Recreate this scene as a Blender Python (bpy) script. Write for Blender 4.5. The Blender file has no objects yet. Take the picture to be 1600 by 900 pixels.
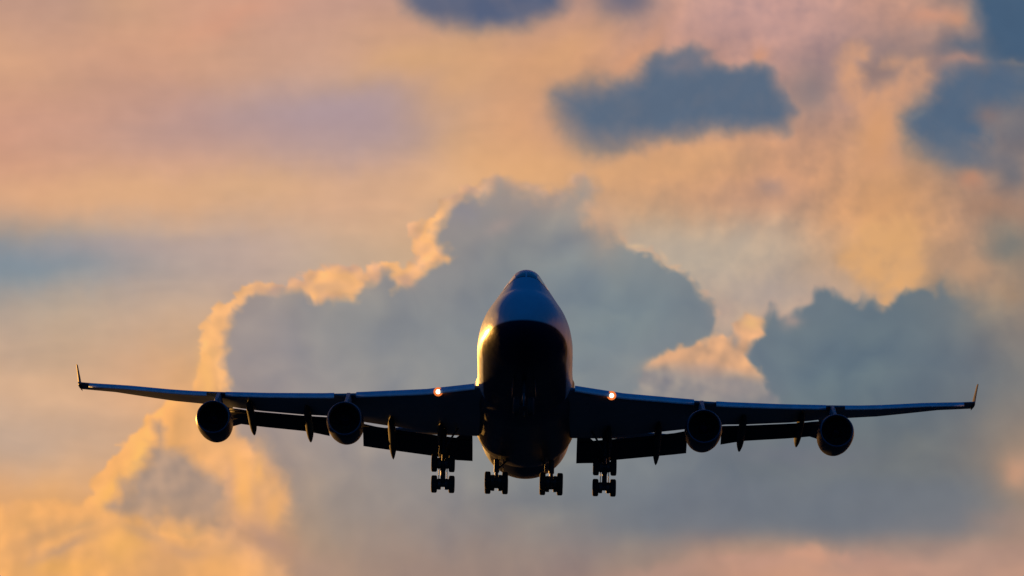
import bpy, bmesh, math, random
import numpy as np
from mathutils import Vector, Matrix, Euler

random.seed(7)
R = math.radians
S = bpy.context.scene
COL = S.collection

# ---------------------------------------------------------------- camera
EL = R(8.4)                      # the camera looks up at the approaching aircraft
cd = bpy.data.cameras.new('camera')
cam = bpy.data.objects.new('camera', cd)
COL.objects.link(cam)
cam.location = (0, 0, 1.7)
cam.rotation_euler = (R(90) + EL, 0, 0)
cd.sensor_width = 36
cd.lens = 7170 / 1600 * 36
cd.clip_start = 0.5
cd.clip_end = 60000
S.camera = cam

# ---------------------------------------------------------------- view
S.view_settings.view_transform = 'Standard'
S.view_settings.look = 'None'
S.view_settings.exposure = 0
S.view_settings.gamma = 1
S.view_settings.use_curve_mapping = False

# ---------------------------------------------------------------- sun
SUN_AZ, SUN_EL = -32.0, 3.5      # degrees left of the view direction, above the horizon
sd = bpy.data.lights.new('sun', 'SUN')
sd.energy = 5.0
sd.angle = R(0.6)
sd.color = (1.0, 0.46, 0.09)
sun = bpy.data.objects.new('sun', sd)
COL.objects.link(sun)
sv = Vector((math.sin(R(SUN_AZ)) * math.cos(R(SUN_EL)), math.cos(R(SUN_AZ)) * math.cos(R(SUN_EL)), math.sin(R(SUN_EL))))
sun.rotation_euler = sv.to_track_quat('Z', 'Y').to_euler()
sun.location = (-60, 60, 60)

# ---------------------------------------------------------------- sky
def lin(c):
    return tuple((v / 255 / 12.92 if v / 255 <= .04045 else ((v / 255 + .055) / 1.055) ** 2.4) for v in c) + (1,)

W = bpy.data.worlds.new('World')
S.world = W
W.use_nodes = True
T = W.node_tree
T.nodes.clear()

def nd(kind, **kw):
    n = T.nodes.new(kind)
    for k, v in kw.items():
        setattr(n, k, v)
    return n

def put(sock, v):
    if hasattr(v, 'is_output'):
        T.links.new(v, sock)
    else:
        sock.default_value = v

def mth(op, a, b=None, c=None, clamp=False):
    n = nd('ShaderNodeMath', operation=op, use_clamp=clamp)
    put(n.inputs[0], a)
    if b is not None: put(n.inputs[1], b)
    if c is not None: put(n.inputs[2], c)
    return n.outputs[0]

def vm(op, a, b=None, scale=None):
    n = nd('ShaderNodeVectorMath', operation=op)
    put(n.inputs[0], a)
    if b is not None: put(n.inputs[1], b)
    if scale is not None: put(n.inputs['Scale'], scale)
    return n.outputs['Value'] if op in ('LENGTH', 'DISTANCE', 'DOT_PRODUCT') else n.outputs['Vector']

def cmb(x, y, z=0.0):
    n = nd('ShaderNodeCombineXYZ')
    put(n.inputs[0], x); put(n.inputs[1], y); put(n.inputs[2], z)
    return n.outputs[0]

def sep(v):
    n = nd('ShaderNodeSeparateXYZ'); put(n.inputs[0], v)
    return n.outputs

def step(x, a, b, lo=0.0, hi=1.0):
    n = nd('ShaderNodeMapRange', interpolation_type='SMOOTHSTEP')
    put(n.inputs[0], x); put(n.inputs[1], a); put(n.inputs[2], b); put(n.inputs[3], lo); put(n.inputs[4], hi)
    return n.outputs[0]

def mixc(f, a, b, blend='MIX'):
    n = nd('ShaderNodeMix', data_type='RGBA', blend_type=blend)
    n.clamp_factor = True
    put(n.inputs[0], f); put(n.inputs[6], a); put(n.inputs[7], b)
    return n.outputs[2]

def noise(v, scale, detail=4.0, rough=.55, w=0.0, color=False, lac=2.0):
    n = nd('ShaderNodeTexNoise', noise_dimensions='4D')
    put(n.inputs['Vector'], v); n.inputs['W'].default_value = w
    n.inputs['Scale'].default_value = scale; n.inputs['Detail'].default_value = detail
    n.inputs['Roughness'].default_value = rough; n.inputs['Lacunarity'].default_value = lac
    return n.outputs['Color'] if color else n.outputs[0]

def billow(v, scale, detail=3.0, rough=.5):
    n = nd('ShaderNodeTexVoronoi', feature='SMOOTH_F1')
    put(n.inputs['Vector'], v)
    n.inputs['Scale'].default_value = scale
    n.inputs['Detail'].default_value = detail
    n.inputs['Roughness'].default_value = rough
    n.inputs['Smoothness'].default_value = .35
    return n.outputs['Distance']

tc = nd('ShaderNodeTexCoord')
D = tc.outputs['Generated']
sky = nd('ShaderNodeTexSky', sky_type='NISHITA')
sky.sun_disc = False
sky.sun_elevation = R(SUN_EL)
sky.sun_rotation = R(SUN_AZ)
sky.altitude = 0
sky.air_density = 1.3; sky.dust_density = 1.0; sky.ozone_density = 5.0
far = vm('SCALE', sky.outputs[0], scale=.10)
sd3 = sep(D)
cl = noise(vm('MULTIPLY', D, (2.2, 2.2, 6.0)), 1.6, 4.0, .55, 1.0)
cdot = vm('DOT_PRODUCT', D, (math.sin(R(SUN_AZ)), math.cos(R(SUN_AZ)), 0))
warmth = step(cdot, .72, .99)
ccol = mixc(warmth, lin((18, 72, 122)), lin((225, 165, 105)))
base = mixc(warmth, lin((4, 84, 142)), lin((205, 168, 140)))
c = mixc(.82, far, mixc(step(cl, .42, .62), base, ccol))
c = mixc(step(sd3[2], .12, .6, 0.0, .9), c, lin((5, 58, 112)))      # deep blue overhead

# afterglow low over the western half, added for warm reflections on the fuselage
glow = mth('MULTIPLY', step(sd3[1], .1, .7), step(mth('ABSOLUTE', sd3[2]), .30, .05))
c = mixc(mth('MULTIPLY', glow, .85), c, lin((222, 152, 92)))

bgd = nd('ShaderNodeBackground')
put(bgd.inputs[0], c); bgd.inputs[1].default_value = 1.0
wo = nd('ShaderNodeOutputWorld')
T.links.new(bgd.outputs[0], wo.inputs[0])
try:
    W.cycles.sampling_method = 'MANUAL'; W.cycles.sample_map_resolution = 512
except Exception:
    pass

# ---------------------------------------------------------------- cloud painting (numpy)


_rg = np.random.RandomState(5)
_P = _rg.permutation(1024).astype(np.int32); _P = np.concatenate([_P, _P])
_ga = (np.arange(1024) * 2.399963).astype(np.float32); _GC, _GS = np.cos(_ga), np.sin(_ga)

def _lattice(x, y, seed):
    x = x + (seed * 7.31) % 97; y = y + (seed * 3.77) % 89
    xf = np.floor(x); yf = np.floor(y)
    fx = x - xf; fy = y - yf
    xi = xf.astype(np.int32) & 1023; yi = yf.astype(np.int32)
    u = fx * fx * fx * (fx * (fx * 6 - 15) + 10); v = fy * fy * fy * (fy * (fy * 6 - 15) + 10)
    p0 = _P[xi] + seed * 13; p1 = _P[xi + 1] + seed * 13
    def dot(p, dx, dy):
        h = _P[(p + yi + dy) & 1023]
        return _GC[h] * (fx - dx) + _GS[h] * (fy - dy)
    a = dot(p0, 0, 0); a = a + (dot(p1, 1, 0) - a) * u
    b = dot(p0, 0, 1); b = b + (dot(p1, 1, 1) - b) * u
    return a + (b - a) * v

def perlin(x, y, seed):
    """two gradient lattices turned against each other, so no grid shows"""
    return (_lattice(x, y, seed) + _lattice(.766 * x + .643 * y, .766 * y - .643 * x, seed + 500)) * 1.25

def fbm(x, y, f, seed, octs=5, rough=.5, ridged=False):
    s = 0; a = 1.0; n = 0
    for o in range(octs):
        if f > 9.5: break            # nothing finer than the air would show at this distance
        ca, sa = math.cos(.6 + 1.1 * o), math.sin(.6 + 1.1 * o)      # turn each octave so no grid shows
        p = perlin((x * ca + y * sa) * f + 17.3 * o, (y * ca - x * sa) * f - 9.1 * o, seed + o)
        if ridged: p = 1 - 2 * np.abs(p)     # puffy, cauliflower-like lobes
        s = s + a * p; n += a
        a *= rough; f *= 2.03
    return s / n

def sst(x, a, b):
    t = np.clip((x - a) / (b - a), 0, 1)
    return t * t * (3 - 2 * t)

def poly_sdf(x, y, pts):
    """signed distance, positive inside"""
    pts = np.array(pts, float) / 100
    d = np.full(x.shape, 1e9, np.float32); ins = np.zeros(x.shape, bool)
    n = len(pts)
    for i in range(n):
        ax, ay = pts[i]; bx, by = pts[(i + 1) % n]
        ex, ey = bx - ax, by - ay
        t = np.clip(((x - ax) * ex + (y - ay) * ey) / (ex * ex + ey * ey + 1e-12), 0, 1)
        d = np.minimum(d, (x - ax - t * ex) ** 2 + (y - ay - t * ey) ** 2)
        if ay != by:
            c = (ay > y) != (by > y)
            ins ^= c & (x < ex * (y - ay) / ey + ax)
    return np.sqrt(d) * np.where(ins, 1, -1)

def grid(x, y, rows):
    g = np.array(rows, float)
    fx = np.clip(x, 0, 15.999); fy = np.clip(y, 0, len(rows) - 1.001)
    i = fx.astype(int); j = fy.astype(int)
    u = fx - i; v = fy - j
    gp = np.pad(g, ((1, 2), (1, 2), (0, 0)), 'edge')
    def w(t):   # cubic B-spline / Catmull mix
        b = [(1 - t) ** 3 / 6, (3 * t ** 3 - 6 * t ** 2 + 4) / 6, (-3 * t ** 3 + 3 * t ** 2 + 3 * t + 1) / 6, t ** 3 / 6]
        c = [(-t + 2 * t ** 2 - t ** 3) / 2, (2 - 5 * t ** 2 + 3 * t ** 3) / 2, (t + 4 * t ** 2 - 3 * t ** 3) / 2, (-t ** 2 + t ** 3) / 2]
        return [.5 * p + .5 * q for p, q in zip(b, c)]
    wu = w(u); wv = w(v); o = 0
    for b in range(4):
        for a in range(4):
            o = o + gp[j + b, i + a] * (wu[a] * wv[b])[:, None]
    return o

# colours of the open sky and the high cloud, one value per unit
SKY_A = [
 [(200,155,130),(190,150,130),(205,160,125),(212,160,130),(205,155,130),(200,155,135),(190,150,135),(180,145,130),(180,145,130),(185,145,130),(185,145,130),(195,155,145),(190,150,145),(190,150,140),(200,152,130),(150,130,125),(85,98,118)],
 [(215,165,125),(210,160,125),(205,155,125),(210,160,125),(205,160,130),(200,160,135),(205,160,125),(215,165,120),(220,165,120),(215,160,115),(195,150,125),(190,145,130),(185,145,135),(175,140,135),(172,137,127),(140,120,120),(95,104,120)],
 [(204,152,126),(203,154,130),(200,155,135),(190,150,140),(180,150,145),(172,150,155),(175,150,150),(210,165,125),(220,165,120),(205,155,120),(200,152,120),(205,155,120),(192,147,120),(190,145,120),(180,145,120),(145,122,118),(130,120,120)],
 [(214,162,126),(218,168,127),(222,172,128),(220,172,130),(218,172,130),(215,170,135),(215,170,135),(222,175,130),(220,170,120),(215,165,120),(210,160,115),(205,155,115),(195,148,118),(205,155,115),(205,155,115),(172,138,115),(150,125,115)],
 [(130,142,152),(145,148,155),(165,155,155),(180,162,155),(188,165,155),(190,168,150),(200,170,140),(200,167,132),(200,165,130),(190,160,140),(184,170,153),(180,168,152),(185,165,145),(205,160,120),(212,164,112),(190,150,120),(160,135,115)],
 [(190,165,145),(195,168,142),(198,168,142),(203,170,140),(195,165,140),(190,160,140),(185,160,140),(180,160,140),(180,160,140),(180,160,140),(185,163,145),(188,165,145),(185,160,145),(165,150,140),(150,135,125),(140,130,120),(135,125,118)],
 [(210,172,138),(212,172,135),(222,172,128),(225,170,115),(200,160,125),(160,145,140),(150,143,140),(145,142,140),(140,140,142),(140,140,142),(140,140,142),(140,135,135),(110,118,130),(98,112,128),(95,110,126),(96,108,122),(108,114,122)],
 [(195,168,148),(200,168,142),(205,168,135),(210,165,125),(170,145,135),(155,145,145),(145,140,145),(135,137,142),(130,135,140),(128,134,140),(120,128,138),(110,118,130),(108,115,125),(108,115,125),(105,110,120),(110,112,120),(165,135,115)],
 [(225,165,105),(232,168,98),(215,160,108),(200,155,115),(200,155,110),(160,143,133),(150,140,136),(140,135,136),(130,130,135),(125,128,135),(120,125,135),(112,118,130),(108,115,126),(108,115,126),(110,115,125),(115,117,124),(150,130,120)],
 [(235,168,90),(240,170,88),(232,163,90),(225,160,95),(215,158,102),(172,142,122),(160,135,125),(155,132,125),(150,130,125),(155,130,125),(165,137,125),(180,142,125),(200,150,125),(198,150,127),(190,145,128),(185,145,130),(180,142,128)],
]
# colours inside the cloud banks
_b0 = [(160,146,142),(152,142,142),(150,142,142),(156,145,142),(150,142,142),(140,140,142),(120,128,138),(110,120,135),(110,120,132),(120,122,128),(140,128,122)]
SKY_B = [[(170,150,140)] * 6 + _b0] * 4 + [
 [(170,150,140)] * 5 + [(160,147,143),(148,141,143),(140,138,143),(128,134,142),(125,136,148),(133,140,146),(130,135,142),(110,120,134),(100,115,132),(100,114,130),(115,120,126),(140,128,122)],
 [(175,150,135)] * 3 + [(165,147,142),(150,143,146),(141,141,146),(136,139,145),(130,136,145),(125,133,143),(121,134,145),(116,132,145),(112,124,138),(100,115,132),(95,112,130),(92,110,128),(108,116,127),(140,126,120)],
 [(185,155,130)] * 3 + [(168,148,142),(154,145,148),(147,144,149),(141,142,148),(136,140,147),(131,139,147),(128,138,147),(130,136,145),(120,127,140),(100,117,134),(92,112,130),(92,110,128),(95,108,125),(110,115,124)],
 [(190,155,125),(190,155,125),(180,148,125),(172,147,132),(165,145,138),(155,145,145),(146,141,144),(136,138,143),(130,135,140),(128,134,140),(120,128,138),(108,117,130),(104,113,125),(104,113,125),(102,110,120),(108,112,120),(155,131,118)],
 [(215,160,105),(215,160,105),(172,142,122),(172,142,122),(172,145,128),(160,144,135),(150,140,138),(140,135,138),(130,130,135),(122,127,135),(117,124,135),(110,117,130),(106,114,127),(106,114,127),(108,114,125),(113,117,125),(145,128,120)],
 [(225,162,95),(225,162,95),(220,160,98),(218,158,98),(205,153,105),(172,142,122),(160,135,125),(155,132,125),(150,130,125),(155,130,125),(165,138,125),(180,141,125),(202,151,125),(200,150,128),(190,145,128),(185,145,130),(180,142,128)],
]

def paint(X, Y):
    X = X.astype(np.float32); Y = Y.astype(np.float32)
    """evening sky seen along the fixed bearing of the cloud bank; returns display colours 0..255 and a relief height"""
    wx = fbm(X, Y, .5, 11, 5); wy = fbm(X, Y, .5, 31, 5)
    hx = fbm(X, Y, 2.2, 51, 4, .55); hy = fbm(X, Y, 2.2, 71, 4, .55)
    A1, A2 = X + .30 * wx + .05 * hx, Y + .22 * wy + .04 * hy
    c = grid(A1, A2, SKY_A)
    puffy = fbm(X, Y, 1.0, 101, 5, .55, True)
    streak = fbm(X * .3, Y * 1.3 + .25 * wx, 1.0, 121, 5, .5)
    right = sst(X, 7, 12)
    relief = np.zeros(X.shape)

    def mul(c, t, k=(.35, .27, .12)):
        return c * (1 + t[:, None] * np.array(k))
    c = mul(c, streak * (1 - right) * .22)
    e1 = fbm(X - .12, Y - .12, 1.1, 201, 4, .5) - fbm(X + .05, Y + .05, 1.1, 201, 4, .5)
    c = mul(c, right * (.45 * e1 + .14 * puffy))
    qx, qy = X + .25 * wx + .10 * hx, Y + .25 * wy + .10 * hy            # torn, wispy texture
    e2 = fbm(qx - .05, qy - .05, 2.1, 221, 4, .55) - fbm(qx + .05, qy + .05, 2.1, 221, 4, .55)
    c = mul(c, (.1 + .9 * right) * (.16 * e2 + .10 * fbm(qx * 1.0, qy * 1.6, 1.1, 261, 4, .5)))
    ragged = fbm(qx, qy, 1.3, 241, 4, .55)

    def over(c, col, a):
        return c + (np.array(col, float) - c) * np.clip(a, 0, 1)[:, None]

    def dab(c, x, y, rx, ry, col, amt=1.0, ang=0.0, p=2.0, wob=1.0):
        dx = X - x + wob * (.16 * wx + .07 * hx); dy = Y - y + wob * (.16 * wy + .07 * hy)
        ca, sa = np.cos(np.radians(ang)), np.sin(np.radians(ang))
        u = (dx * ca + dy * sa) / rx; v = (-dx * sa + dy * ca) / ry
        r = (u * u + v * v) ** (p / 2)
        return over(c, col, amt * np.exp(-r * .9))

    def shape(pts, amp=.05, f=3.0, seed=301, bil=.05, wamp=.06):
        xx = X + wamp * fbm(X, Y, 1.7, seed + 40, 4); yy = Y + wamp * fbm(X, Y, 1.7, seed + 60, 4)
        d = poly_sdf(xx, yy, pts)
        return d + .05 * ragged + amp * fbm(X, Y, f, seed, 4, .55) + bil * fbm(X, Y, f * .8, seed + 20, 4, .55, True) - bil * .2

    c = over(c, (196, 156, 142), .16 * sst(X, 6.5, 4) * sst(Y, 3.2, 2.2))
    # --- high cloud dabs, left
    c = dab(c, 5.2, 1.75, 1.7, .42, (172, 150, 157), .75, -4)
    c = dab(c, 3.7, 2.1, 1.6, .3, (184, 150, 145), .35, -4)
    c = dab(c, 0.2, 4.08, 1.5, .28, (124, 141, 154), .75, 2)
    c = dab(c, 2.2, 3.85, 2.0, .2, (176, 158, 155), .4, -2)
    c = dab(c, 3.5, 2.95, 3.5, .25, (226, 178, 130), .4, -2)
    c = dab(c, 1.1, 3.1, 1.8, .3, (224, 170, 124), .35)
    c = dab(c, 3.6, .35, .8, .2, (214, 152, 122), .35, -20)
    c = dab(c, 6.4, .95, .9, .22, (216, 168, 120), .55, -18)
    c = dab(c, 7.1, 1.3, .7, .35, (216, 166, 120), .5, -35)
    c = dab(c, 8.9, .75, .7, .28, (216, 164, 118), .5, -40)
    c = dab(c, 9.9, .95, .8, .16, (216, 158, 118), .6, -50)
    c = dab(c, 8.6, 2.65, 1.1, .3, (228, 174, 120), .6)
    c = dab(c, 10.6, 2.55, 1.5, .3, (216, 166, 118), .55, -4)
    c = dab(c, 11.6, 3.1, .9, .25, (180, 142, 120), .45)
    c = dab(c, 12.0, 2.92, .25, .13, (155, 132, 128), .55)
    c = dab(c, 11.0, 3.9, 1.6, .4, (184, 168, 152), .6)
    c = dab(c, 12.2, 4.55, 1.2, .3, (176, 160, 152), .6)
    c = dab(c, 11.6, .35, 1.2, .25, (190, 150, 143), .5)
    # --- rose and grey puffs, upper right
    c = dab(c, 13.9, 1.0, .8, .5, (140, 122, 122), .7)
    c = dab(c, 12.7, 1.45, .35, .4, (138, 124, 126), .8)
    c = dab(c, 13.6, 1.15, .3, .16, (146, 122, 118), .8, -15)
    s = shape([(1308,95),(1318,76),(1332,70),(1352,74),(1356,92),(1340,96),(1346,125),(1356,150),(1380,140),(1405,112),(1380,100),(1386,88),(1408,92),(1430,84),(1448,92),(1452,118),(1440,150),(1412,166),(1405,215),(1412,262),(1355,270),(1362,225),(1350,190),(1330,160),(1312,140)], .05, 3.0, 411, .05)
    c = over(c, (207, 156, 122), (.72 + 0.25 * puffy + .3 * e2) * sst(s, -.16, .14))
    c = dab(c, 13.75, 2.15, .3, .45, (216, 158, 110), .8)
    c = dab(c, 14.55, .22, .38, .13, (208, 152, 124), .85, -5)
    c = dab(c, 14.9, .3, .17, .13, (210, 152, 118), .7)
    c = dab(c, 14.3, .5, .25, .12, (168, 138, 130), .5)
    c = dab(c, 15.2, .75, .5, .14, (92, 104, 122), .8)
    s = shape([(1520,-20),(1530,25),(1545,60),(1560,88),(1585,98),(1625,98),(1640,-20)], .06, 2.5, 421, .05)
    c = over(c, (70, 94, 120), (.94 + .12 * puffy) * sst(s, -.26, .2))
    c = dab(c, 15.1, .95, .3, .06, (190, 142, 124), .6, 2, 2, .6)
    c = dab(c, 15.9, 1.0, .25, .05, (150, 134, 124), .4, 4, 2, .8)
    s = shape([(1500,108),(1540,104),(1600,112),(1640,120),(1640,155),(1560,160),(1525,180),(1545,215),(1500,235),(1455,235),(1425,218),(1415,185),(1432,165),(1455,150),(1480,120)], .07, 2.2, 431, .07)
    c = over(c, (84, 103, 126), (.90 + .2 * puffy) * sst(s, -.28, .24))
    c = dab(c, 15.1, 2.45, .7, .25, (92, 108, 128), .75, 10)
    c = dab(c, 15.5, 1.78, .17, .14, (132, 116, 116), .8)
    c = dab(c, 14.35, 1.85, .16, .05, (118, 122, 130), .6, -10)
    c = dab(c, 15.9, 2.0, .35, .3, (112, 112, 120), .7)
    c = dab(c, 15.9, 2.75, .2, .3, (104, 108, 118), .6)
    c = dab(c, 15.25, 2.85, .2, .18, (190, 138, 110), .8)
    c = dab(c, 15.6, 3.3, .6, .22, (170, 130, 106), .6)
    c = dab(c, 15.8, 3.8, .4, .3, (116, 120, 118), .75)
    c = dab(c, 15.15, 4.2, .25, .2, (188, 150, 118), .75)
    c = dab(c, 15.75, 4.6, .3, .25, (172, 140, 112), .6)
    c = dab(c, 13.9, 3.1, .7, .6, (210, 156, 106), .6)
    # --- the bright column over the right bank
    s = shape([(1315,370),(1345,350),(1360,335),(1400,330),(1440,345),(1450,380),(1455,430),(1440,460),(1410,470),(1395,490),(1380,495),(1368,480),(1355,450),(1335,440),(1315,425),(1308,400)], .07, 2.2, 441, .08)
    c = over(c, (220, 168, 113), .78 * sst(s, -.14, .3) * (1 + .25 * puffy + .4 * e2))
    c = dab(c, 14.65, 4.1, .3, .35, (172, 140, 116), .5)
    # --- slate coloured lenses along the top
    s = shape([(868,150),(905,140),(965,128),(1000,118),(1010,95),(1045,78),(1080,72),(1105,92),(1125,90),(1140,97),(1175,98),(1205,108),(1222,130),(1236,148),(1240,175),(1228,200),(1200,203),(1160,202),(1100,202),(1060,212),(1015,222),(960,230),(920,228),(895,205),(885,180)], .06, 2.0, 451, .07)
    soft = sst(X, 10.4, 9.0) * .22 + sst(Y, 1.5, 2.0) * .12 + .05 * (ragged + .4)
    a = sst(s, -.10 - soft, .12 + soft)
    c = over(c, (126, 120, 128), .8 * a)
    s2 = s - .10
    c = dab(c, 9.1, 1.75, .5, .4, (140, 126, 126), .6)
    c = over(c, (90, 106, 127), (.90 + .16 * puffy + .12 * ragged) * sst(s2, -.14 - soft, .12 + soft))
    c = dab(c, 10.65, 1.0, .3, .13, (134, 124, 130), .6)
    c = dab(c, 11.9, .83, .13, .12, (212, 154, 122), .8)
    s = shape([(630,-20),(640,8),(665,28),(710,36),(760,36),(800,38),(840,28),(870,10),(880,-20)], .05, 2.0, 461, .05)
    c = over(c, (86, 97, 124), (.92 + .15 * ragged) * sst(s, -.3, .22))
    c = dab(c, 9.75, .0, .42, .3, (104, 104, 124), .85)

    # --- inside of the banks
    B1 = grid(X + .25 * wx, Y + .2 * wy, SKY_B)
    bx, by = X + .3 * wx + .06 * hx, Y + .3 * wy + .06 * hy
    emb = fbm(bx - .16, by - .14, .75, 501, 2, .45, True) - fbm(bx + .16, by + .14, .75, 501, 2, .45, True)
    B1 = B1 + np.array([3, 1, -4]) + np.array([5, 4, 2]) * sst(X, 11.5, 12.5)[:, None]
    B1 = mul(B1, emb * .16 + .06 * fbm(bx, by, .9, 521, 3) + .03 * ragged)

    # --- great bank: sunlit skin, then the shaded body set in from it
    outer = [(318,640),(314,600),(313,560),(316,508),(331,492),(335,478),(347,473),(361,469),(366,459),(376,452),(392,447),(411,444),(425,439),(438,441),(447,447),(454,440),(471,431),(490,421),(500,418),(520,421),(535,413),(550,410),(560,417),(569,422),(580,412),(595,413),(612,410),(622,412),(632,421),(643,412),(650,400),(651,376),(647,367),(641,360),(637,351),(645,346),(660,346),(675,339),(680,325),(690,315),(702,311),(715,304),(725,297),(740,292),(755,284),(765,275),(776,270),(790,279),(805,288),(830,291),(850,297),(870,296),(885,291),(894,275),(915,268),(931,280),(936,296),(930,312),(928,335),(945,348),(962,350),(967,368),(981,383),(996,391),(1021,391),(1036,404),(1041,414),(1060,414),(1080,429),(1086,447),(1101,459),(1115,470),(1121,485),(1119,512),(1112,530),(1240,700),(1240,1100),(-300,1100),(320,900)]
    s = shape(outer, .05, 4.5, 601, .06, .05)
    lit = np.array([239, 180, 120]) + (np.array([218, 170, 130]) - np.array([239, 180, 120])) * sst(X, 6.9, 7.8)[:, None]
    lit = lit + (np.array([206, 164, 142]) - lit) * (np.clip(.25 + .9 * fbm(qx, qy, 1.9, 617, 3, .5), 0, .75) * sst(X, 3.7, 4.3))[:, None]
    lit = mul(lit, 0.5 * (fbm(X - .05, Y - .05, 2.4, 611, 3, .45) - fbm(X + .05, Y + .05, 2.4, 611, 3, .45)) + .08 * fbm(X, Y, 3, 615, 3, .5, True))
    a = sst(s, -.035, .05 + .12 * sst(X, 7.0, 8.6) * sst(X, 10, 9.2)) * sst(Y, 7.4, 6.6) * (1 - .6 * sst(X, 8.6, 9.9))
    c = c + (lit - c) * a[:, None]
    body = [(356,700),(352,600),(350,560),(352,520),(362,490),(374,478),(383,466),(410,458),(450,452),(472,455),(486,466),(530,468),(552,466),(566,446),(588,438),(598,424),(606,422),(612,436),(624,448),(642,446),(652,434),(668,424),(690,410),(706,402),(692,390),(680,384),(674,372),(678,358),(698,344),(706,326),(722,312),(738,304),(758,296),(768,284),(778,279),(794,288),(812,296),(860,303),(890,299),(900,283),(915,277),(926,286),(930,300),(918,330),(925,345),(942,356),(957,360),(964,376),(979,389),(996,396),(1018,397),(1030,408),(1037,420),(1056,419),(1076,433),(1082,450),(1097,463),(1111,474),(1117,488),(1115,512),(1108,532),(1240,700),(1240,1100),(440,1100),(470,820),(450,740),(400,700)]
    s = shape(body, .06, 4.0, 631, .06, .06)
    wid = .13 + .05 * ragged + .14 * sst(Y, 5.6, 6.6) * sst(X, 5, 4) + .18 * sst(X, 7.2, 8.0) * sst(X, 9.8, 9.3) - .04 * sst(X, 8, 10)
    a = sst(s, -wid * .6, wid)
    c = c + (B1 - c) * a[:, None]
    relief += sst(s, -.3, 1.2)
    c = dab(c, 5.15, 4.52, .36, .09, (214, 168, 126), .65, 3, 2, .7)
    c = dab(c, 6.35, 4.42, .12, .12, (196, 158, 136), .6)
    c = dab(c, 4.3, 5.1, .5, .6, (160, 146, 146), .3)
    c = dab(c, 9.45, 3.55, .3, .45, (190, 156, 130), .55, -20)
    c = dab(c, 8.3, 3.15, .8, .16, (165, 147, 138), .5)
    c = dab(c, 7.75, 3.55, .35, .12, (166, 148, 142), .6, -30)
    c = dab(c, 7.15, 3.35, .3, .2, (142, 138, 146), .6)
    c = dab(c, 9.95, 3.86, .12, .035, (216, 184, 146), .7, 0, 2, .3)
    c = dab(c, 10.38, 4.02, .035, .12, (214, 180, 146), .55, -30, 2, .3)

    # --- darker bank on the right
    rb = [(1100,1100),(1040,800),(1080,650),(1150,590),(1170,555),(1176,530),(1186,512),(1200,498),(1212,486),(1222,497),(1234,495),(1250,482),(1262,470),(1272,458),(1282,453),(1295,451),(1303,462),(1320,470),(1342,478),(1352,468),(1362,468),(1378,486),(1390,480),(1396,466),(1422,459),(1448,453),(1462,460),(1470,443),(1482,456),(1515,468),(1560,480),(1650,490),(1750,500),(1750,1100)]
    s = shape(rb, .06, 3.2, 651, .07, .07)
    wid = .11 + .05 * ragged + .35 * sst(X, 14.5, 15.4) + 1.1 * sst(Y, 5.6, 6.6) * sst(X, 12.8, 11.6)
    skin = sst(s, -wid, wid)
    c = over(c, (186, 156, 142), .3 * sst(s, -.2, .0) * sst(X, 14.6, 13.6) * sst(Y, 5.4, 5.0))
    c = c + (B1 - c) * (skin * (1 - .45 * sst(X, 14.8, 15.8) * sst(Y, 5.8, 4.8)))[:, None]
    relief += .8 * sst(s, -.3, 1.2)
    c = dab(c, 12.4, 5.0, .14, .1, (196, 158, 140), .5)

    # --- sunlit puffs in front of it
    pf = [(988,640),(996,606),(1004,582),(1015,563),(1030,553),(1048,546),(1056,540),(1066,536),(1085,533),(1108,532),(1119,525),(1128,521),(1137,528),(1141,513),(1136,500),(1150,499),(1165,491),(1180,497),(1192,504),(1194,519),(1181,530),(1173,538),(1166,548),(1172,560),(1182,572),(1190,588),(1230,640),(1200,720),(1050,720)]
    s = shape(pf, .05, 4.0, 671, .06, .06)
    low = sst(Y - (X - 11) * .12, 5.62, 5.95)
    col = np.array([218, 168, 126]) + (np.array([146, 141, 141]) - np.array([218, 168, 126])) * (low * .95)[:, None]
    col = mul(col, .6 * (fbm(X - .05, Y - .06, 2.2, 681, 3, .45) - fbm(X + .05, Y + .06, 2.2, 681, 3, .45)))
    a = sst(s, -.05, .09) * sst(Y, 6.9, 5.9)
    c = c + (col - c) * a[:, None]
    c = dab(c, 11.75, 5.02, .16, .1, (232, 184, 124), .8)
    c = dab(c, 11.45, 5.3, .07, .12, (140, 136, 140), .6)
    c = dab(c, 11.3, 4.9, .2, .22, (182, 156, 144), .5)
    c = dab(c, 10.45, 5.6, .35, .07, (232, 176, 130), .6, -22, 2, .6)
    c = dab(c, 11.5, 5.65, .3, .07, (224, 172, 128), .55, 42, 2, .6)
    c = dab(c, 10.9, 5.85, .4, .14, (176, 150, 140), .5)
    c = dab(c, 11.4, 6.1, .5, .2, (152, 140, 138), .6)

    # --- golden tower low on the left
    gd = [(318,560),(300,618),(262,630),(240,645),(224,655),(212,674),(191,690),(182,714),(166,734),(155,755),(148,776),(118,790),(70,788),(25,798),(-60,805),(-900,820),(-900,1100),(470,1100),(452,905),(440,868),(408,852),(376,842),(372,828),(385,830),(398,838),(415,834),(431,828),(442,812),(447,772),(432,742),(402,720),(390,700),(375,690),(352,640),(345,600)]
    s = shape(gd, .07, 3.0, 701, .08, .08)
    gold = np.array([238, 174, 106]) + (np.array([232, 174, 118]) - np.array([238, 174, 106])) * sst(X, 2.6, 3.6)[:, None]
    gold = mul(gold, .16 * sst(s, .45, .05) * sst(s, -.1, .05) * sst(X, 3.3, 2.6) * sst(Y, 8.0, 7.6))
    gold = mul(gold, .6 * (fbm(X - .07, Y - .05, 1.2, 711, 3, .4) - fbm(X + .07, Y + .05, 1.2, 711, 3, .4)) + .07 * fbm(X, Y, 1.6, 715, 4, .5, True) - .02)
    gold = mul(gold, 0.10 * e2 + .10 * ragged)
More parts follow.
